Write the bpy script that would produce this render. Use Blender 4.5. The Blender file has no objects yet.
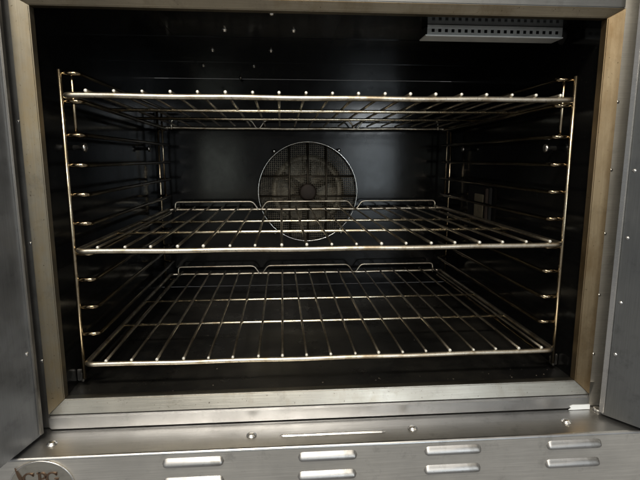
import bpy, bmesh, math, random
from mathutils import Vector, Matrix
random.seed(7)
sc = bpy.context.scene
COL = sc.collection

# ------------------------------------------------------------------ camera
# metres; X right, Y into the oven, Z up; Y=0 is the face of the oven opening
cam_d = bpy.data.cameras.new('camera')
cam = bpy.data.objects.new('camera', cam_d)
COL.objects.link(cam)
cam.location = (-0.0649, -0.643, 0.2858)
cam.rotation_euler = (math.pi/2 - 0.165, 0, -0.0783)
cam_d.sensor_width = 36
cam_d.lens = 491.24 * 36 / 640
cam_d.clip_start = 0.01
cam_d.clip_end = 100
sc.camera = cam

# ------------------------------------------------------------------ world and lamps
w = bpy.data.worlds.new('World')
sc.world = w
w.use_nodes = True
bg = w.node_tree.nodes['Background']
bg.inputs[0].default_value = (1.0, 0.985, 0.96, 1)
bg.inputs[1].default_value = 0.25

def area(name, loc, target, sx, sy, power, col):
    d = bpy.data.lights.new(name, 'AREA')
    d.shape = 'RECTANGLE'
    d.size, d.size_y = sx, sy
    d.energy = power
    d.color = col
    o = bpy.data.objects.new(name, d)
    COL.objects.link(o)
    o.location = loc
    v = Vector(target) - Vector(loc)
    o.rotation_euler = v.to_track_quat('-Z', 'Y').to_euler()
    return o
# kitchen ceiling fittings above and behind the photographer, one bright opening far right, one dim far left
area('ceiling_lamp', (-0.26, -1.05, 1.50), (-0.22, 0.0, 0.0), 0.6, 0.22, 27, (1.0, 0.92, 0.77))
area('far_ceiling_lamp', (-0.25, -3.0, 1.55), (0, 0.3, 0.15), 1.2, 0.3, 36, (1.0, 0.94, 0.84))
area('far_lamp', (1.0, -4.0, 0.74), (0, 0.5, 0.3), 0.55, 0.22, 12, (0.90, 0.96, 1.0))
area('bright_doorway', (1.0, -4.01, 0.10), (0, 0.5, 0.2), 0.55, 1.0, 10, (0.82, 0.93, 1.0))
area('dim_doorway', (-0.84, -4.0, 0.12), (0, 0.5, 0.2), 0.50, 0.75, 2.4, (0.92, 1.0, 0.88))

vs = sc.view_settings
sc.display_settings.display_device = 'sRGB'
vs.view_transform = 'Standard'
vs.look = 'None'
vs.exposure = 0
vs.gamma = 1
vs.use_curve_mapping = False

# ------------------------------------------------------------------ materials
def newmat(name):
    m = bpy.data.materials.new(name)
    m.use_nodes = True
    nt = m.node_tree
    b = nt.nodes['Principled BSDF']
    return m, nt, b
def N(nt, t, **kw):
    n = nt.nodes.new(t)
    for k, v in kw.items():
        setattr(n, k, v)
    return n
def noise(nt, scale, detail=4, rough=0.55, stretch=(1, 1, 1), offs=(0, 0, 0)):
    tc = N(nt, 'ShaderNodeTexCoord')
    mp = N(nt, 'ShaderNodeMapping')
    mp.inputs['Scale'].default_value = stretch
    mp.inputs['Location'].default_value = offs
    nt.links.new(tc.outputs['Object'], mp.inputs['Vector'])
    n = N(nt, 'ShaderNodeTexNoise')
    n.inputs['Scale'].default_value = scale
    n.inputs['Detail'].default_value = detail
    n.inputs['Roughness'].default_value = rough
    nt.links.new(mp.outputs[0], n.inputs['Vector'])
    return n.outputs['Fac']
def ramp(nt, fac, stops):
    r = N(nt, 'ShaderNodeValToRGB')
    e = r.color_ramp.elements
    while len(e) < len(stops):
        e.new(0.5)
    for el, (p, c) in zip(e, stops):
        el.position = p
        el.color = c if len(c) == 4 else (*c, 1)
    nt.links.new(fac, r.inputs[0])
    return r.outputs[0]
def mix(nt, fac, a, b):
    m = N(nt, 'ShaderNodeMix', data_type='RGBA')
    for val, s in ((fac, m.inputs[0]), (a, m.inputs[6]), (b, m.inputs[7])):
        if hasattr(val, 'is_linked'):
            nt.links.new(val, s)
        elif isinstance(val, (int, float)):
            s.default_value = val
        else:
            s.default_value = (*val, 1)
    return m.outputs[2]
def maprange(nt, fac, a, b, c, d):
    m = N(nt, 'ShaderNodeMapRange')
    nt.links.new(fac, m.inputs[0])
    for i, v in enumerate((a, b, c, d)):
        m.inputs[i+1].default_value = v
    return m.outputs[0]
def bump(nt, b, h, strength, dist):
    n = N(nt, 'ShaderNodeBump')
    n.inputs['Strength'].default_value = strength
    n.inputs['Distance'].default_value = dist
    nt.links.new(h, n.inputs['Height'])
    nt.links.new(n.outputs[0], b.inputs['Normal'])

def steel(name, base=(.56, .55, .53), rough=(.28, .45), grain=(3, 160, 160), stain=None, stain_amt=(.5, .8), bstr=.12):
    m, nt, b = newmat(name)
    b.inputs['Metallic'].default_value = 1
    g = noise(nt, 6, 6, .6, grain)
    sm = noise(nt, 14, 5, .6)
    c = mix(nt, maprange(nt, g, .3, .7, 0, 1), tuple(x*.86 for x in base), tuple(min(1, x*1.08) for x in base))
    c = mix(nt, maprange(nt, sm, .35, .75, 0, .35), c, tuple(x*.62 for x in base))
    scr = noise(nt, 5, 2, .5, tuple(1.5 if g_ < 20 else 420 for g_ in grain), (1.3, 4.4, 2.2))
    c = mix(nt, maprange(nt, scr, .66, .70, 0, .35), c, tuple(min(1, x*1.35) for x in base))
    blot = noise(nt, 34, 6, .7, (1, 1, 1), (7.7, .3, 1.9))
    c = mix(nt, maprange(nt, blot, .56, .70, 0, .38), c, tuple(x*.45 for x in base))
    if stain:
        s = noise(nt, 22, 6, .65, (1, 1, .45), (3.1, 1.7, .4))
        c = mix(nt, maprange(nt, s, stain_amt[0], stain_amt[1], 0, 1), c, stain)
        sp = noise(nt, 330, 3, .6)
        c = mix(nt, maprange(nt, sp, .66, .74, 0, .8), c, (.05, .035, .02))
    nt.links.new(c, b.inputs['Base Color'])
    r1 = maprange(nt, noise(nt, 9, 6, .65, (1, 1, 1), (5, 2, 1)), .3, .72, rough[0], rough[1])
    nt.links.new(r1, b.inputs['Roughness'])
    b.inputs['Anisotropic'].default_value = .35
    bump(nt, b, g, bstr, .0006)
    return m
M_panel = steel('brushed_stainless', (.76, .73, .675), (.42, .58))
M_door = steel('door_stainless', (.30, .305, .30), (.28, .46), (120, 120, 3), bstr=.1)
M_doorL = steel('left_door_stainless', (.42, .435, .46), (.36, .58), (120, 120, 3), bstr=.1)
M_louver = steel('scuffed_louver', (.52, .51, .50), (.30, .5), (3, 160, 160), (.26, .245, .22), (.5, .7))
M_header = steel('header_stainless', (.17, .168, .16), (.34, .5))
M_ledge = steel('ledge_stainless', (.53, .525, .52), (.28, .44), (3, 160, 3))
M_jamb = steel('jamb_stainless', (.40, .38, .35), (.3, .5), (120, 120, 3))
M_trimL = steel('trim_left_heat_tinted', (.205, .182, .14), (.42, .60), (120, 120, 3), (.205, .155, .085), (.40, .66))
M_trimR = steel('trim_right_heat_tinted', (.255, .195, .12), (.40, .56), (120, 120, 3), (.15, .10, .05), (.45, .7))
M_trimT = steel('trim_top_heat_tinted', (.36, .305, .22), (.34, .5), (3, 120, 120), (.22, .17, .10), (.5, .75))
M_trimB = steel('sill_stainless', (.40, .38, .335), (.28, .44), (3, 120, 120), (.27, .235, .18), (.55, .8))
M_bright = steel('bright_steel', (.75, .73, .70), (.2, .34))

def wire_mat(name, base, burn, amt, rough=.15):
    m, nt, b = newmat(name)
    b.inputs['Metallic'].default_value = 1
    n1 = noise(nt, 26, 5, .65)
    n2 = noise(nt, 260, 3, .6)
    c = mix(nt, maprange(nt, n1, amt[0], amt[1], 0, .85), base, burn)
    c = mix(nt, maprange(nt, n2, .58, .7, 0, .55), c, tuple(x*.3 for x in burn))
    nt.links.new(c, b.inputs['Base Color'])
    nt.links.new(maprange(nt, n1, .3, .7, rough-.04, rough+.08), b.inputs['Roughness'])
    bump(nt, b, n2, .10, .0003)
    return m
M_wire = wire_mat('rack_plated_wire', (.72, .66, .55), (.26, .19, .11), (.44, .66), .31)
M_bright_bar = wire_mat('rack_glint_bar', (.90, .82, .64), (.38, .28, .16), (.48, .68), .24)  # brighter copy of the rack wire: glints put into the base colour
M_rod = wire_mat('rack_dimmed_burnt_rod', (.62, .56, .46), (.22, .165, .10), (.42, .68), .30)  # base darkened for the missing highlight on lengthwise wires, plus burn patches
M_runner = wire_mat('runner_shaded_burnt_wire', (.36, .30, .21), (.12, .085, .05), (.38, .62), .13)  # darker copy of the support wire: shade put into the base, plus burn patches
M_guide = wire_mat('support_browned_wire', (.56, .48, .35), (.30, .21, .11), (.42, .7), .2)
M_ring = wire_mat('fan_ring_wire', (.72, .72, .70), (.4, .36, .3), (.5, .8))
M_bar = wire_mat('sooty_bar', (.10, .085, .065), (.05, .04, .03), (.4, .7), .5)
M_mesh = wire_mat('mesh_wire', (.26, .235, .19), (.12, .10, .075), (.4, .7), .45)

def enamel(name, base=.0075, dust=.03, rough=(.12, .30), dust_t=(.55, .8), spec=.35):
    m, nt, b = newmat(name)
    n1 = noise(nt, 7, 7, .65)
    n2 = noise(nt, 420, 2, .5)
    c = mix(nt, maprange(nt, n1, dust_t[0], dust_t[1], 0, 1), (base, base, base*1.02), (dust, dust*.93, dust*.8))
    c = mix(nt, maprange(nt, n2, .70, .76, 0, .6), c, (.12, .11, .09))
    nt.links.new(c, b.inputs['Base Color'])
    nt.links.new(maprange(nt, noise(nt, 12, 6, .7, (1, 1, 1), (2, 5, 3)), .3, .7, rough[0], rough[1]), b.inputs['Roughness'])
    b.inputs['Specular IOR Level'].default_value = spec
    bump(nt, b, noise(nt, 60, 3, .5), .05, .001)
    return m
M_enamel = enamel('black_enamel', .004, .012, (.08, .22), spec=.26)
M_floor = enamel('black_enamel_floor', .005, .020, (.22, .42), (.42, .80), spec=.26)
M_back = enamel('black_enamel_back', .004, .010, (.11, .20), spec=.22)
def plain(name, base, rough, metal=0, var=.35, scale=40):
    m, nt, b = newmat(name)
    n = noise(nt, scale, 5, .6)
    c = mix(nt, maprange(nt, n, .3, .7, 0, 1), base, tuple(x*(1-var) for x in base))
    nt.links.new(c, b.inputs['Base Color'])
    b.inputs['Roughness'].default_value = rough
    b.inputs['Metallic'].default_value = metal
    bump(nt, b, n, .08, .0008)
    return m
M_galv = plain('dirty_galvanised', (.46, .41, .31), .55, .35, .6, 28)
M_blade = plain('greasy_blade', (.20, .17, .12), .5, .5, .5, 40)
M_hub = plain('rusty_hub', (.045, .031, .023), .6, .4, .5, 60)
M_vent = plain('vent_aluminium', (.78, .78, .75), .45, .25, .2, 50)
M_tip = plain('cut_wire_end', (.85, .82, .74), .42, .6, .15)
M_dark = plain('dark_void', (.006, .006, .006), .8)
M_tape = plain('white_tape', (.80, .83, .86), .5, 0, .08)
M_lens = plain('dusty_lens', (.30, .26, .18), .4, 0, .45, 90)
M_letter = plain('bronze_letter', (.17, .11, .075), .35, .8, .3)
M_badge = steel('badge_plate', (.58, .55, .48), (.28, .4))
M_crumb = plain('burnt_crumb', (.10, .085, .065), .8, 0, .7, 200)
M_rubber = plain('dark_rubber', (.03, .03, .03), .6)

# ------------------------------------------------------------------ mesh helpers
def link(name, me, mat, parent=None, smooth=True):
    me.materials.clear()
    me.materials.append(mat)
    if smooth:
        for p in me.polygons:
            p.use_smooth = True
    o = bpy.data.objects.new(name, me)
    COL.objects.link(o)
    o.parent = parent
    return o
def obj(name, bm, mat, parent=None, smooth=False, loc=None):
    bmesh.ops.recalc_face_normals(bm, faces=bm.faces)
    me = bpy.data.meshes.new(name)
    bm.to_mesh(me)
    bm.free()
    o = link(name, me, mat, parent, smooth)
    if loc:
        o.location = loc
    return o
def box(bm, x0, x1, y0, y1, z0, z1, bev=0):
    v = [bm.verts.new((x, y, z)) for x in (x0, x1) for y in (y0, y1) for z in (z0, z1)]
    fs = [bm.faces.new([v[i] for i in q]) for q in ((0, 1, 3, 2), (4, 6, 7, 5), (0, 4, 5, 1), (2, 3, 7, 6), (0, 2, 6, 4), (1, 5, 7, 3))]
    if bev:
        es = list({e for f in fs for e in f.edges})
        bmesh.ops.bevel(bm, geom=es, offset=bev, segments=2, affect='EDGES')
def fillet(pts, rad, n=5):
    pts = [Vector(p) for p in pts]
    out = [pts[0]]
    for a, b, c in zip(pts, pts[1:], pts[2:]):
        d1, d2 = (a-b), (c-b)
        r = min(rad, d1.length*.49, d2.length*.49)
        p, q = b + d1.normalized()*r, b + d2.normalized()*r
        for i in range(n+1):
            t = i/n
            out.append(p*(1-t)**2 + b*2*t*(1-t) + q*t*t)
    out.append(pts[-1])
    return out
def tube(bm, pts, r, n=8, closed=False, dome=True):
    pts = [Vector(p) for p in pts]
    m = len(pts)
    T = []
    for i in range(m):
        a = pts[(i-1) % m] if (closed or i > 0) else pts[i]
        b = pts[(i+1) % m] if (closed or i < m-1) else pts[i]
        T.append((b-a).normalized())
    ref = Vector((0, 0, 1)) if abs(T[0].z) < .9 else Vector((1, 0, 0))
    nrm = (ref - T[0]*ref.dot(T[0])).normalized()
    rings = []
    for i in range(m):
        nrm = (nrm - T[i]*nrm.dot(T[i])).normalized()
        bi = T[i].cross(nrm)
        rings.append([bm.verts.new(pts[i] + (nrm*math.cos(2*math.pi*k/n) + bi*math.sin(2*math.pi*k/n))*r) for k in range(n)])
    for i in range(m if closed else m-1):
        A, B = rings[i], rings[(i+1) % m]
        for k in range(n):
            bm.faces.new((A[k], A[(k+1) % n], B[(k+1) % n], B[k]))
    if not closed:
        for ring, s, p, t in ((rings[0], -1, pts[0], T[0]), (rings[-1], 1, pts[-1], T[-1])):
            if dome:
                c = bm.verts.new(p + t*s*r*.45)
                for k in range(n):
                    bm.faces.new((ring[k], ring[(k+1) % n], c))
            else:
                bm.faces.new(ring)
def tube_obj(name, pts, r, mat, parent, n=8, closed=False):
    bm = bmesh.new()
    tube(bm, pts, r, n, closed)
    return obj(name, bm, mat, parent, True)
def lathe(bm, prof, n=16, axis='Y', c=(0, 0, 0)):
    """prof: list of (radius, along)"""
    c = Vector(c)
    rings = []
    for r, h in prof:
        ring = []
        for k in range(n):
            a = 2*math.pi*k/n
            u, v = r*math.cos(a), r*math.sin(a)
            p = {'Y': (u, h, v), 'Z': (u, v, h), 'X': (h, u, v)}[axis]
            ring.append(bm.verts.new(c + Vector(p)))
        rings.append(ring)
    for A, B in zip(rings, rings[1:]):
        for k in range(n):
            bm.faces.new((A[k], A[(k+1) % n], B[(k+1) % n], B[k]))
    for ring in (rings[0], rings[-1]):
        bm.faces.new(ring)
def empty(name, loc, label, cat, group=None):
    o = bpy.data.objects.new(name, None)
    COL.objects.link(o)
    o.location = loc
    o.empty_display_size = .05
    o['label'] = label
    o['category'] = cat
    if group:
        o['group'] = group
    return o
def screw_mesh(r, h, axis):
    bm = bmesh.new()
    s = -1 if axis in ('Y', '-X') else 1
    ax = axis.replace('-', '')
    lathe(bm, [(r*1.35, 0), (r*1.35, s*h*.25), (r, s*h*.3), (r*.93, s*h*.75), (r*.6, s*h), (r*.2, s*h*.96)], 14, ax)
    bmesh.ops.recalc_face_normals(bm, faces=bm.faces)
    me = bpy.data.meshes.new('screw')
    bm.to_mesh(me)
    bm.free()
    return me
def place(name, me, mat, parent, loc, rot=None):
    if not me.materials:
        me.materials.append(mat)
        for p in me.polygons:
            p.use_smooth = True
    o = bpy.data.objects.new(name, me)
    COL.objects.link(o)
    o.parent = parent
    o.location = loc
    if rot:
        o.rotation_euler = rot
    return o

# ------------------------------------------------------------------ oven
WX, ZF, ZC, YB = .3665, -.040, .475, .605           # cavity half width, floor, ceiling, back
A, ZT, ZB = .3616, .4657, -.0367                    # clear opening
AO, ZTO, ZBO = .3812, .4765, -.0552                 # outside of the opening trim
oven = empty('oven', (0, 0, 0), 'stainless steel convection oven with both doors open and black enamel cavity', 'oven')

bm = bmesh.new(); box(bm, -WX-.012, -WX, .004, YB+.012, ZF-.012, ZC+.012)
wallL = obj('cavity_side_wall', bm, M_enamel, oven)
bm = bmesh.new(); box(bm, WX, WX+.012, .004, YB+.012, ZF-.012, ZC+.012)
wallR = obj('cavity_side_wall', bm, M_enamel, oven)
bm = bmesh.new(); box(bm, -WX+.0002, WX-.0002, .004, YB-.0002, ZC, ZC+.012)
ceil = obj('cavity_ceiling', bm, M_enamel, oven)
bm = bmesh.new(); box(bm, -WX+.0002, WX-.0002, .004, YB-.0002, ZF-.012, ZF)
flo = obj('cavity_floor', bm, M_floor, oven)

# back panel with a round fan opening
FX, FZ, FR = .0015, .2022, .1235
bm = bmesh.new()
n = 64
HR = .093
inner, outer, rec = [], [], []
for k in range(n):
    a = 2*math.pi*k/n
    c, s = math.cos(a), math.sin(a)
    inner.append(bm.verts.new((FX+HR*c, YB, FZ+HR*s)))
    rec.append(bm.verts.new((FX+HR*c, YB+.011, FZ+HR*s)))
    tx = ((WX-.0002-FX)/c) if c > 1e-6 else ((-WX+.0002-FX)/c if c < -1e-6 else 9)
    tz = ((ZC-.0002-FZ)/s) if s > 1e-6 else ((ZF+.0002-FZ)/s if s < -1e-6 else 9)
    t = min(tx, tz)
    outer.append(bm.verts.new((FX+t*c, YB, FZ+t*s)))
for k in range(n):
    j = (k+1) % n
    bm.faces.new((inner[k], inner[j], outer[j], outer[k]))
    bm.faces.new((inner[k], rec[k], rec[j], inner[j]))
corners = []
backp = obj('back_panel', bm, M_back, oven)
# corner gussets: the fan of quads leaves the four corners open, so a full sheet lies behind it
bm = bmesh.new()
lathe(bm, [(HR+.004, YB+.012), (HR+.004, YB+.075)], 48, 'Y', (FX, 0, FZ))
bmesh.ops.delete(bm, geom=[f for f in bm.faces if len(f.verts) > 4 and f.calc_center_median().y < YB+.02], context='FACES_ONLY')
fanbox = obj('fan_housing', bm, M_galv, oven)
bm = bmesh.new()
for (x0, x1, z0, z1) in ((-WX, -.2, ZF, ZC), (.2, WX, ZF, ZC), (-.2, .2, ZF, .06), (-.2, .2, .36, ZC)):
    box(bm, x0, x1, YB+.003, YB+.010, z0, z1)
obj('back_sheet', bm, M_back, oven)

# ------------------------------------------------------------------ fan behind its guard
fan = None
bm = bmesh.new()
lathe(bm, [(.008, YB+.002), (.020, YB+.002), (.0235, YB+.006), (.0235, YB+.03), (.01, YB+.04)], 28, 'Y', (FX, 0, FZ))
fan = obj('fan_wheel', bm, M_hub, oven, True)
bm = bmesh.new()
lathe(bm, [(.090, YB+.018), (.090, YB+.030), (.078, YB+.032), (.078, YB+.018)], 48, 'Y', (FX, 0, FZ))
for f in [f for f in bm.faces if len(f.verts) > 4]:
    bm.faces.remove(f)
rg = obj('wheel_rim', bm, M_galv, fan, True)
blade = bmesh.new()
box(blade, .021, .080, -.0012, .0012, -.009, .009)
bmesh.ops.recalc_face_normals(blade, faces=blade.faces)
bme = bpy.data.meshes.new('fan_blade'); blade.to_mesh(bme); blade.free()
for k in range(6):
    a = k*math.pi/3 + .45
    mt = Matrix.Translation((FX, YB+.034, FZ)) @ Matrix.Rotation(-a, 4, 'Y') @ Matrix.Rotation(.6, 4, 'X')
    o = place('fan_blade', bme, M_blade, fan, (0, 0, 0))
    o.matrix_local = mt

GY = .588
gpts = [(FX+FR*math.cos(2*math.pi*k/72), GY, FZ+FR*math.sin(2*math.pi*k/72)) for k in range(72)]
guard = tube_obj('fan_guard', gpts, .0019, M_ring, oven, 8, True)
def chord(d):
    return math.sqrt(max(0, (FR-.001)**2 - d*d))
for dx in (-.046, 0, .046):
    h = chord(dx)
    tube_obj('guard_bar', [(FX+dx, GY+.0035, FZ-h), (FX+dx, GY+.0035, FZ+h)], .0026, M_bar, guard, 6)
for dz in (.039, -.011):
    h = chord(dz)
    tube_obj('guard_bar', [(FX-h, GY+.0075, FZ+dz), (FX+h, GY+.0075, FZ+dz)], .0026, M_bar, guard, 6)
bm = bmesh.new()
p = .0050
k = -21
for k in range(-24, 25):
    d = k*p
    h = chord(d)
    if h < .01:
        continue
    m = max(2, int(2*h/p))
    for horiz in (0, 1):
        pts = []
        for i in range(m+1):
            t = -h + 2*h*i/m
            yy = GY + .0105 + (.0006 if (i + k + horiz) % 2 else -.0006)
            pts.append((FX+t, yy, FZ+d) if horiz else (FX+d, yy, FZ+t))
        tube(bm, pts, .00062, 4)
msh = obj('guard_mesh', bm, M_mesh, guard, True)
msh['kind'] = 'stuff'
bm = bmesh.new()
lathe(bm, [(.004, GY-.001), (.017, GY-.0005), (.0215, GY+.001), (.0215, GY+.0032)], 28, 'Y', (FX, 0, FZ))
obj('guard_boss', bm, M_hub, guard, True)
clip = screw_mesh(.0036, .006, 'Y')
for (cx, cz) in ((-.0815, .303), (.0785, .305), (-.0815, .1005), (.0845, .1005)):
    o = place('guard_clip', clip, M_ring, guard, (cx, GY-.001, cz))
    tube_obj('clip_stud', [(cx, GY, cz), (cx, YB, cz)], .0018, M_ring, guard, 6)

# ------------------------------------------------------------------ ceiling details
cs = screw_mesh(.0033, .0042, 'Z')
for (sx, sy) in ((-.0747, .046), (-.146, .138), (-.0435, .134), (-.183, .28), (-.08, .278), (-.222, .43), (-.1185, .43), (-.158, .585)):
    o = place('ceiling_screw', cs, M_bright, ceil, (sx, sy, ZC-.0001), (math.pi, 0, 0))

for yy in (.185, .395):
    bm = bmesh.new(); box(bm, -WX+.001, WX-.001, yy, yy+.006, ZC-.0008, ZC+.001, .0003)
    obj('ceiling_seam', bm, M_enamel, ceil)
for xx in (-.235, .02):
    bm = bmesh.new(); box(bm, xx, xx+.005, .008, .58, ZC-.0006, ZC+.001, .0002)
    obj('ceiling_seam', bm, M_enamel, ceil)
bm = bmesh.new()
for i in range(46):
    cx, cy = random.uniform(-.35, .35), random.uniform(.012, .56)**1.0
    if random.random() < .4:
        cy = random.uniform(.010, .06)
    r_ = random.choice((.0005, .0006, .0008, .001, .0013))
    res = bmesh.ops.create_icosphere(bm, subdivisions=1, radius=r_)
    for v in res['verts']:
        v.co = Vector((v.co.x*random.uniform(.7, 1.6)+cx, v.co.y*random.uniform(.7, 1.5)+cy, v.co.z*.55+ZF+r_*.4))
crumbs = obj('crumbs', bm, M_crumb, flo)
crumbs['kind'] = 'stuff'

# perforated vent duct under the ceiling, front right
VX0, VX1, VY, VZ0 = .147, .349, .088, .4590
bm = bmesh.new()
nh = 20
hs = .0045
z0, z1 = VZ0+.0022, ZC-.0005
zc = VZ0+.0080
xs = [VX0]
for i in range(nh):
    c = VX0 + .0085 + i*(VX1-VX0-.017)/(nh-1)
    xs += [c-hs/2, c+hs/2]
xs.append(VX1)
zs = [z0, zc-hs/2, zc+hs/2, z1]
def vy(z):
    return VY - (z-z0)*.05       # face leans towards the back at its foot
V = [[bm.verts.new((x, vy(z), z)) for z in zs] for x in xs]
for i in range(len(xs)-1):
    for j in range(3):
        if j == 1 and i % 2 == 1:
            continue
        bm.faces.new((V[i][j], V[i+1][j], V[i+1][j+1], V[i][j+1]))
r = bmesh.ops.solidify(bm, geom=bm.faces[:], thickness=.0012)
vent = obj('vent_duct', bm, M_vent, oven)
bm = bmesh.new(); box(bm, VX0-.003, VX1+.001, VY-.0025, VY+.030, VZ0, VZ0+.002, .0006)
obj('bottom_lip', bm, M_vent, vent)
bm = bmesh.new(); box(bm, VX0, VX1, VY+.012, VY+.030, VZ0+.0022, ZC-.001)
obj('duct_body', bm, M_dark, vent)
tube_obj('duct_tail', fillet([(VX1+.001, VY+.012, VZ0+.010), (VX1+.010, VY+.014, VZ0+.011), (WX, VY+.03, VZ0+.003)], .01), .006, M_rubber, vent, 10)

# ------------------------------------------------------------------ right wall: sensor cover, studs
bm = bmesh.new()
box(bm, WX-.006, WX-.0002, .335, .452, .150, .226, .0015)
cov = obj('lamp_cover', bm, M_dark, oven)
bm = bmesh.new(); box(bm, WX-.0085, WX-.0062, .362, .408, .158, .210, .0008)
obj('lens', bm, M_lens, cov)
bm = bmesh.new(); box(bm, WX-.012, WX-.0062, .340, .3465, .152, .224, .001)
obj('cover_edge', bm, M_hub, cov)
for s in (-1, 1):
    par = wallL if s < 0 else wallR
    for yy, zz in ((.112, .301), (.47, .306)):
        bm = bmesh.new()
        lathe(bm, [(.0035, 0), (.0035, -s*.014), (.0065, -s*.0145), (.0065, -s*.018), (.003, -s*.0195)], 12, 'X', (s*(WX+.0002), yy, zz))
        st = obj('hanger_stud', bm, M_bright, par, True)
    bm = bmesh.new()
    x0, x1 = sorted((s*(WX-.001), s*(WX-.0095)))
    box(bm, x0, x1, .058, .062, -.036, -.018, .0008)
    box(bm, min(s*(WX-.0095), s*(WX-.013)), max(s*(WX-.0095), s*(WX-.013)), .050, .0615, -.034, -.020, .0008)
    obj('foot_clip', bm, M_bright, par)

# ------------------------------------------------------------------ opening trim (four mitred strips), jamb, sill, ledge
YI, YO = .0035, -.0035
def strip(name, mat, quad, label):
    """quad: (inner a, inner b, outer b, outer a) as x,z"""
    bm = bmesh.new()
    ia, ib, ob, oa = quad
    f = [bm.verts.new((ia[0], YI, ia[1])), bm.verts.new((ib[0], YI, ib[1])), bm.verts.new((ob[0], YO, ob[1])), bm.verts.new((oa[0], YO, oa[1]))]
    b = [bm.verts.new((ia[0], .016, ia[1])), bm.verts.new((ib[0], .016, ib[1])), bm.verts.new((ob[0], .016, ob[1])), bm.verts.new((oa[0], .016, oa[1]))]
    bm.faces.new(f); bm.faces.new(b[::-1])
    for i in range(4):
        j = (i+1) % 4
        bm.faces.new((f[i], b[i], b[j], f[j]))
    bmesh.ops.recalc_face_normals(bm, faces=bm.faces)
    es = [e for e in bm.edges if sum(v in f for v in e.verts) == 2]
    bmesh.ops.bevel(bm, geom=es, offset=.0011, segments=2, affect='EDGES')
    o = obj(name, bm, mat, oven)
    o['label'] = label
    return o
g = .0003
strip('opening_trim', M_trimL, ((-A, ZB+g), (-A, ZT-g), (-AO, ZTO-g), (-AO, ZBO+g)), 'pale straw tinted left trim strip')
trR = strip('opening_trim', M_trimR, ((A, ZB+g), (A, ZT-g), (AO, ZTO-g), (AO, ZBO+g)), 'brown heat-stained right trim strip')
strip('opening_trim', M_trimT, ((-A+g, ZT), (A-g, ZT), (AO-g, ZTO), (-AO+g, ZTO)), 'brownish top trim strip')
strip('opening_trim', M_trimB, ((-A+g, ZB), (A-g, ZB), (AO-g, ZBO), (-AO+g, ZBO)), 'bright worn bottom sill strip')
HWB = .50                                             # half width of the oven body
bm = bmesh.new(); box(bm, -HWB, -AO-.0005, .0012, .03, -.076, .56, .0008)
jl = obj('door_jamb', bm, M_jamb, oven)
bm = bmesh.new(); box(bm, AO+.0005, HWB, .0012, .03, -.076, .56, .0008)
jr = obj('door_jamb', bm, M_panel, oven)
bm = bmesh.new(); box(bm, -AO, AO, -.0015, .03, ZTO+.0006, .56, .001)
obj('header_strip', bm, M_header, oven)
bm = bmesh.new(); box(bm, -AO, AO, -.0065, .03, -.0755, ZBO-.0008, .0025)
obj('sill_face', bm, M_ledge, oven)
ZL, YL0, YL1 = -.0768, .02, -.066
bm = bmesh.new()
# ledge sheet rolling over into the louvred front
prof = [(YL0, ZL), (-.03, ZL-.0004), (YL1+.0035, ZL-.0012), (YL1+.0015, ZL-.0016), (YL1+.0004, ZL-.0028), (YL1, ZL-.0042), (YL1+.006, ZL-.0046), (YL1+.006, ZL-.012), (YL0, ZL-.012)]
rows = []
for x in (-.62, .62):
    rows.append([bm.verts.new((x, y, z)) for y, z in prof])
for i in range(len(prof)):
    j = (i+1) % len(prof)
    bm.faces.new((rows[0][i], rows[0][j], rows[1][j], rows[1][i]))
bm.faces.new(rows[0]); bm.faces.new(rows[1][::-1])
ledge = obj('ledge', bm, M_ledge, oven)
ls = screw_mesh(.0050, .0034, 'Z')
for x in (-.3635, -.1085, .109, .3275):
    place('ledge_screw', ls, M_bright, ledge, (x, -.0370, ZL-.0004))
bm = bmesh.new()
def bumpform(bm, L, H, d, nu, nv, skew, f):
    """embossed long form: f(u, v, h) -> point; u along, v across"""
    G = []
    for i in range(nu+1):
        row = []
        u = -1 + 2*i/nu
        for j in range(nv+1):
            v = -1 + 2*j/nv
            # stadium footprint
            cap = H/L
            uu = max(0, (abs(u)-(1-cap))/cap)
            hv = max(1e-9, 1-uu*uu)
            half = math.sqrt(hv)
            vv = v*half
            prof = max(0, 1-abs(v)**2.6) * min(1, hv*1.8)
            if skew:
                prof *= (.62 + .38*(-v if skew > 0 else v))
            row.append(bm.verts.new(f(u*L, vv*H, d*prof)))
        G.append(row)
    for i in range(nu):
        for j in range(nv):
            bm.faces.new((G[i][j], G[i+1][j], G[i+1][j+1], G[i][j+1]))
bumpform(bm, .0715, .0026, .0022, 48, 8, 0, lambda u, v, h: (u, -.0405+v, ZL-.0008+h))
obj('embossed_bead', bm, M_bright, ledge, True)

# louvred front panel
bm = bmesh.new(); box(bm, -.62, .62, YL1+.0008, YL1+.0035, -.30, ZL-.0050)
panel = obj('louver_panel', bm, M_panel, oven)
lou = bmesh.new()
bumpform(lou, .0385, .0068, .0062, 40, 12, 1, lambda u, v, h: (u, -h, v))
bmesh.ops.recalc_face_normals(lou, faces=lou.faces)
lme = bpy.data.meshes.new('louver'); lou.to_mesh(lme); lou.free()
lme.materials.append(M_louver); lme.materials.append(M_dark)
for p_ in lme.polygons:
    p_.use_smooth = True
    if p_.center.z < -.0056 and abs(p_.center.x) < .0345:
        p_.material_index = 1  # lower edge coloured near-black, painting in the shadow of the opening
for zz in (-.0935, -.1205):
    for xx in (-.1805, -.010, .1565, .3235):
        place('louver', lme, M_panel, panel, (xx + random.uniform(-.0006, .0006), YL1+.0007, zz))

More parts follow.
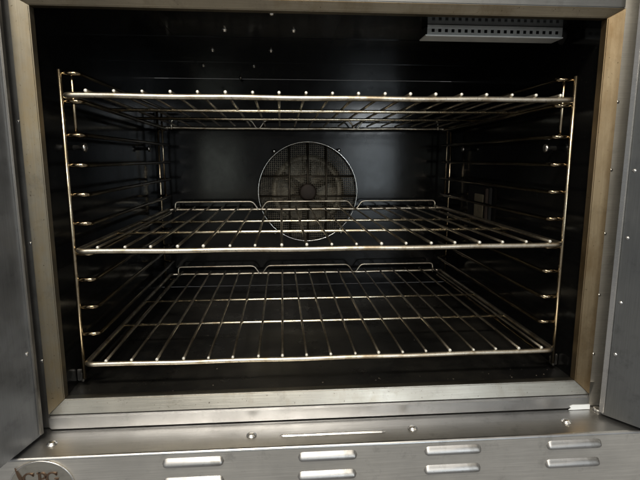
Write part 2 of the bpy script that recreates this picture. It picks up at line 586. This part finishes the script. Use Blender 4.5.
# oval badge
BX, BZ, BY = -.3655, -.1165, YL1+.0006
bm = bmesh.new()
ea, eb = .0385, .0345
ov = [bm.verts.new((BX+ea*math.cos(2*math.pi*k/64), BY-.0012, BZ+eb*math.sin(2*math.pi*k/64))) for k in range(64)]
ov2 = [bm.verts.new((BX+ea*math.cos(2*math.pi*k/64), BY+.0001, BZ+eb*math.sin(2*math.pi*k/64))) for k in range(64)]
bm.faces.new(ov)
for k in range(64):
    bm.faces.new((ov[k], ov[(k+1) % 64], ov2[(k+1) % 64], ov2[k]))
badge = obj('badge', bm, M_badge, oven)
badge['label'] = 'oval steel badge with raised rim and bronze letters CPG'
tube_obj('badge_rim', [(BX+ea*math.cos(2*math.pi*k/64), BY-.0012, BZ+eb*math.sin(2*math.pi*k/64)) for k in range(64)], .0010, M_bright, badge, 8, True)
def ribbon(bm, pts, wd, y0, y1):
    P = [Vector((x, 0, z)) for x, z in pts]
    L, R = [], []
    for i, p_ in enumerate(P):
        t = (P[min(i+1, len(P)-1)] - P[max(i-1, 0)]).normalized()
        nn = Vector((-t.z, 0, t.x))
        L.append(p_ + nn*wd[i]/2); R.append(p_ - nn*wd[i]/2)
    for y in (y0,):
        a = [bm.verts.new((q.x, y0, q.z)) for q in L]; b = [bm.verts.new((q.x, y0, q.z)) for q in R]
        c = [bm.verts.new((q.x, y1, q.z)) for q in L]; d = [bm.verts.new((q.x, y1, q.z)) for q in R]
        for i in range(len(P)-1):
            bm.faces.new((a[i], a[i+1], b[i+1], b[i]))
            bm.faces.new((a[i], c[i], c[i+1], a[i+1]))
            bm.faces.new((b[i], b[i+1], d[i+1], d[i]))
        bm.faces.new((a[0], b[0], d[0], c[0])); bm.faces.new((a[-1], c[-1], d[-1], b[-1]))
LY0, LY1 = BY-.0024, BY-.0011
def arc(cx, cz, rx, rz, a0, a1, n, w0, w1):
    pts, wd = [], []
    for i in range(n+1):
        a = math.radians(a0 + (a1-a0)*i/n)
        pts.append((cx+rx*math.cos(a), cz+rz*math.sin(a)))
        wd.append(w0 + (w1-w0)*abs(math.cos(a)))
    return pts, wd
LH = .0155
LZ = BZ + .0115
zt, zb_ = LZ+LH/2, LZ-LH/2
bm = bmesh.new()                                                # C
ribbon(bm, *arc(-.3796, LZ, .0068, LH/2-.0006, 38, 322, 28, .0010, .0030), LY0, LY1)
ribbon(bm, [(-.3743, zt-.0002), (-.3743, zt-.0046)], [.0012, .0006], LY0, LY1)
obj('letter', bm, M_letter, badge)
bm = bmesh.new()                                                # P
ribbon(bm, [(-.3672, zb_), (-.3672, zt)], [.0030, .0030], LY0, LY1)
ribbon(bm, [(-.3702, zt-.0005), (-.3646, zt-.0005)], [.0010, .0010], LY0-.0001, LY1)
ribbon(bm, [(-.3700, zb_+.0005), (-.3644, zb_+.0005)], [.0010, .0010], LY0-.0001, LY1)
ribbon(bm, *arc(-.3652, zt-.0044, .0050, .0039, 92, -92, 18, .0010, .0028), LY0, LY1)
obj('letter', bm, M_letter, badge)
bm = bmesh.new()                                                # G
ribbon(bm, *arc(-.3520, LZ, .0068, LH/2-.0006, 38, 318, 28, .0010, .0030), LY0, LY1)
ribbon(bm, [(-.3467, zt-.0002), (-.3467, zt-.0046)], [.0012, .0006], LY0, LY1)
ribbon(bm, [(-.3467, zb_+.0008), (-.3467, LZ-.0006)], [.0026, .0026], LY0-.0001, LY1)
ribbon(bm, [(-.3496, LZ-.0008), (-.3446, LZ-.0008)], [.0010, .0010], LY0, LY1)
obj('letter', bm, M_letter, badge)
bm = bmesh.new()                                                # swoosh left of the letters
ribbon(bm, [(-.3952, BZ+.0275), (-.3938, BZ+.023), (-.3918, BZ+.0175), (-.3896, BZ+.012), (-.3880, BZ+.006), (-.3870, BZ-.002), (-.3868, BZ-.010)],
       [.0003, .0018, .0034, .0042, .0040, .0030, .0010], LY0, LY1)
obj('badge_swoosh', bm, M_letter, badge)

# white tape scrap and folded tab in the lower right corner of the opening
bm = bmesh.new()
pts = [(.350, -.0710), (.3545, -.0690), (.372, -.0693), (.3805, -.0690), (.3808, -.0762), (.356, -.0765), (.3485, -.0762), (.352, -.0735)]
a = [bm.verts.new((x, -.0075, z)) for x, z in pts]; b = [bm.verts.new((x, -.0066, z)) for x, z in pts]
bm.faces.new(a); bm.faces.new(b[::-1])
for i in range(len(pts)):
    j = (i+1) % len(pts)
    bm.faces.new((a[i], b[i], b[j], a[j]))
tp = obj('tape_scrap', bm, M_tape, None)
tp['label'] = 'torn white tape scrap stuck below the right end of the oven sill'
tp['category'] = 'tape'
bm = bmesh.new()
pts = [(.3815, -.037), (.3885, -.037), (.3845, -.055), (.3815, -.058)]
a = [bm.verts.new((x, -.0012, z)) for x, z in pts]; b = [bm.verts.new((x, .0008, z)) for x, z in pts]
bm.faces.new(a); bm.faces.new(b[::-1])
for i in range(4):
    bm.faces.new((a[i], b[i], b[(i+1) % 4], a[(i+1) % 4]))
obj('corner_tab', bm, M_bright, jr)

# ------------------------------------------------------------------ doors
def door(hx, hy, ang, s, label):
    """hinge at hx,hy; inner face runs from the hinge towards the camera, ang outward of straight"""
    W_, T_ = .40, .055
    z0, z1 = -.0735, .545
    bm = bmesh.new()
    # local: x along the door from the hinge, y outward (thickness), z up
    box(bm, 0, W_, .0, T_, z0, z1, .003)
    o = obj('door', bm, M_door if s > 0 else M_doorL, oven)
    d = Vector((s*math.sin(ang), -math.cos(ang), 0))
    o_ = Vector((s*math.cos(ang), math.sin(ang), 0))
    M3 = Matrix(((d.x, o_.x, 0, hx), (d.y, o_.y, 0, hy), (0, 0, 1, 0), (0, 0, 0, 1)))
    o.matrix_local = M3
    o['label'] = label
    bm = bmesh.new()
    box(bm, .001, .0075, -.0030, .0, z0+.004, z1-.004, .0010)
    obj('hinge_edge', bm, M_bright if s > 0 else M_jamb, o)
    sm = screw_mesh(.0018, .0015, 'Y')
    for zz in ((.27, .182, .0935, .02) if s > 0 else (.045,)):
        place('door_screw', sm, M_bright, o, (.0135, 0, zz))
    return o
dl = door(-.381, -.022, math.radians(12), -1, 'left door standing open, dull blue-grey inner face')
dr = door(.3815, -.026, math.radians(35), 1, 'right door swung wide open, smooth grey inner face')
js = screw_mesh(.0017, .0014, 'Y')
for zz in (.27, .182, .0935, .005, .36):
    place('jamb_screw', js, M_bright, jr, (.3845, .0012, zz))
for zz in (.1786, .02, .33):
    place('jamb_screw', js, M_jamb, jl, (-.3850, .0012, zz))
bm = bmesh.new()
lathe(bm, [(.004, -.074), (.007, -.0738), (.007, -.0755), (.0075, -.0765)], 14, 'Z', (.392, -.0105, 0))
obj('hinge_pin', bm, M_bright, ledge, True)

# ------------------------------------------------------------------ rack supports (removable wire ladders)
YFR, YBK = .045, .553
rz = [-.0062] + [k*.0395 for k in range(1, 11)]
rz[4] = .1555
rz[9] = .3595
def support(s, label):
    o = empty('rack_support', (s*.35, YFR, -.028), label, 'rack support', 'wire rack supports on the oven walls')
    off = Vector((s*.35, YFR, -.028))
    def P(pts):
        return [Vector(p) - off for p in pts]
    X = s*.35
    XI = s*.3265
    tube_obj('upright', P([(X, YFR, -.026), (X, YFR, .399)]), .0029, M_guide, o, 10)
    tube_obj('upright', P([(X, YBK, -.026), (X, YBK, .399)]), .0029, M_guide, o, 10)
    for k, z in enumerate(rz):
        zb2 = z - (.0085 if k == 9 else 0)
        pts = fillet([(X, YFR+.003, z), (XI, YFR+.003, z), (XI, YBK-.003, zb2), (X, YBK-.003, zb2)], .009, 5)
        tube_obj('runner', P(pts), .0031, M_runner, o, 8)
    # hanging loops behind the uprights
    tube_obj('hanger_loop', P(fillet([(s*.338, YFR+.0085, .398), (s*.338, YFR+.0085, .314)], .004)), .0022, M_guide, o, 8)
    tube_obj('hanger_loop', P(fillet([(s*.338, YBK-.0085, .398), (s*.338, YBK-.0085, .20)], .004)), .0022, M_guide, o, 8)
    return o
support(-1, 'wire rack support with eleven runners on the left oven wall')
support(1, 'wire rack support with eleven runners on the right oven wall')

# ------------------------------------------------------------------ oven racks
HWR = .342
YR0, YR1 = 0.0, .543                                   # local depth of a rack
WR = .0038
def mk(name, pts, r, n=8, closed=False):
    bm = bmesh.new()
    tube(bm, pts, r, n, closed)
    bmesh.ops.recalc_face_normals(bm, faces=bm.faces)
    me = bpy.data.meshes.new(name)
    bm.to_mesh(me); bm.free()
    me.materials.append(M_wire)
    for p_ in me.polygons:
        p_.use_smooth = True
    return me
def rail_pts():
    base = [(-HWR+.03, 0, 0), (HWR, 0, 0), (HWR, YR1, 0), (-HWR, YR1, 0), (-HWR, 0, 0), (-HWR+.03, 0, 0)]
    return fillet(base, .012, 6)[:-1]
def sag(pts, dz):
    return [Vector((p_.x, p_.y, p_.z - dz*(1-(p_.x/HWR)**2) + .0004*math.sin(p_.x*37))) for p_ in pts]
def subdiv(pts, step=.03):
    out = []
    for a_, b_ in zip(pts, pts[1:]+pts[:1]):
        k_ = max(1, int((b_-a_).length/step))
        out += [a_.lerp(b_, i/k_) for i in range(k_)]
    return out
me_frame = mk('frame', sag(subdiv(rail_pts()), .0010), WR, 10, True)
me_wire = mk('wire', [(0, .0005, 0), (0, .1, 0), (0, YR1+.003, 0)], .0020, 8)
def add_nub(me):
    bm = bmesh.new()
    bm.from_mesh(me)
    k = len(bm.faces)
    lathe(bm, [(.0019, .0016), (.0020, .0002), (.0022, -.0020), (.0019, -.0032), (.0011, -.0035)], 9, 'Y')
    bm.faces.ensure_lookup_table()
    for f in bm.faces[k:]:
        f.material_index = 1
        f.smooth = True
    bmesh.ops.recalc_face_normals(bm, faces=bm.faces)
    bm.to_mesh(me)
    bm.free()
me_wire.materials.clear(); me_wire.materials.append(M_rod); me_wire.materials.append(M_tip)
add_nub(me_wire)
me_bar = mk('cross_bar', [(-HWR, 0, 0), (-.1, 0, 0), (.1, 0, 0), (HWR, 0, 0)], .0029, 8)
me_bar.materials.clear(); me_bar.materials.append(M_bright_bar)
gz = .019
gp = [(-.322, YR1-.006, -.004), (-.322, YR1-.002, gz)]
for c in (-.1185, .1185):
    gp += [(c-.017, YR1-.002, gz), (c-.0035, YR1-.002, -.001), (c+.0035, YR1-.002, -.001), (c+.017, YR1-.002, gz)]
gp += [(.322, YR1-.002, gz), (.322, YR1-.006, -.004)]
me_guard = mk('back_guard', fillet(gp, .008, 4), .0021, 8)
def rack(z, tilt, label, jit, bend):
    o = empty('oven_rack', (0, .032, z), label, 'oven rack', 'wire racks inside the oven')
    o.rotation_euler = (tilt, 0, 0)
    def ch(name, me, loc):
        c = bpy.data.objects.new(name, me)
        COL.objects.link(c)
        c.parent = o
        c.location = loc
        return c
    ch('frame', me_frame, (0, 0, 0))
    for yy in (.165, .308):
        ch('cross_bar', me_bar, (0, yy, -.0003))
    for i in range(19):
        x = .0045 + (i-9)*.03525
        c = ch('wire', me_wire, (x + random.uniform(-1, 1)*jit, random.uniform(-.0008, .0008), WR+.0016))
        c.rotation_euler = (random.uniform(-.0012, .0012), random.uniform(0, 6), random.uniform(-1, 1)*bend)
        k_ = random.uniform(.88, 1.12)
        c.scale = (k_, 1, k_)
    ch('back_guard', me_guard, (0, 0, 0))
    return o
rack(.3657, -.0158, 'top oven rack, seen from below just under the ceiling', .0007, .003)
rack(.1617, 0, 'middle oven rack in front of the fan', .0009, .0035)
rack(.0000, 0, 'bottom oven rack, lowest above the oven floor', .0009, .0035)
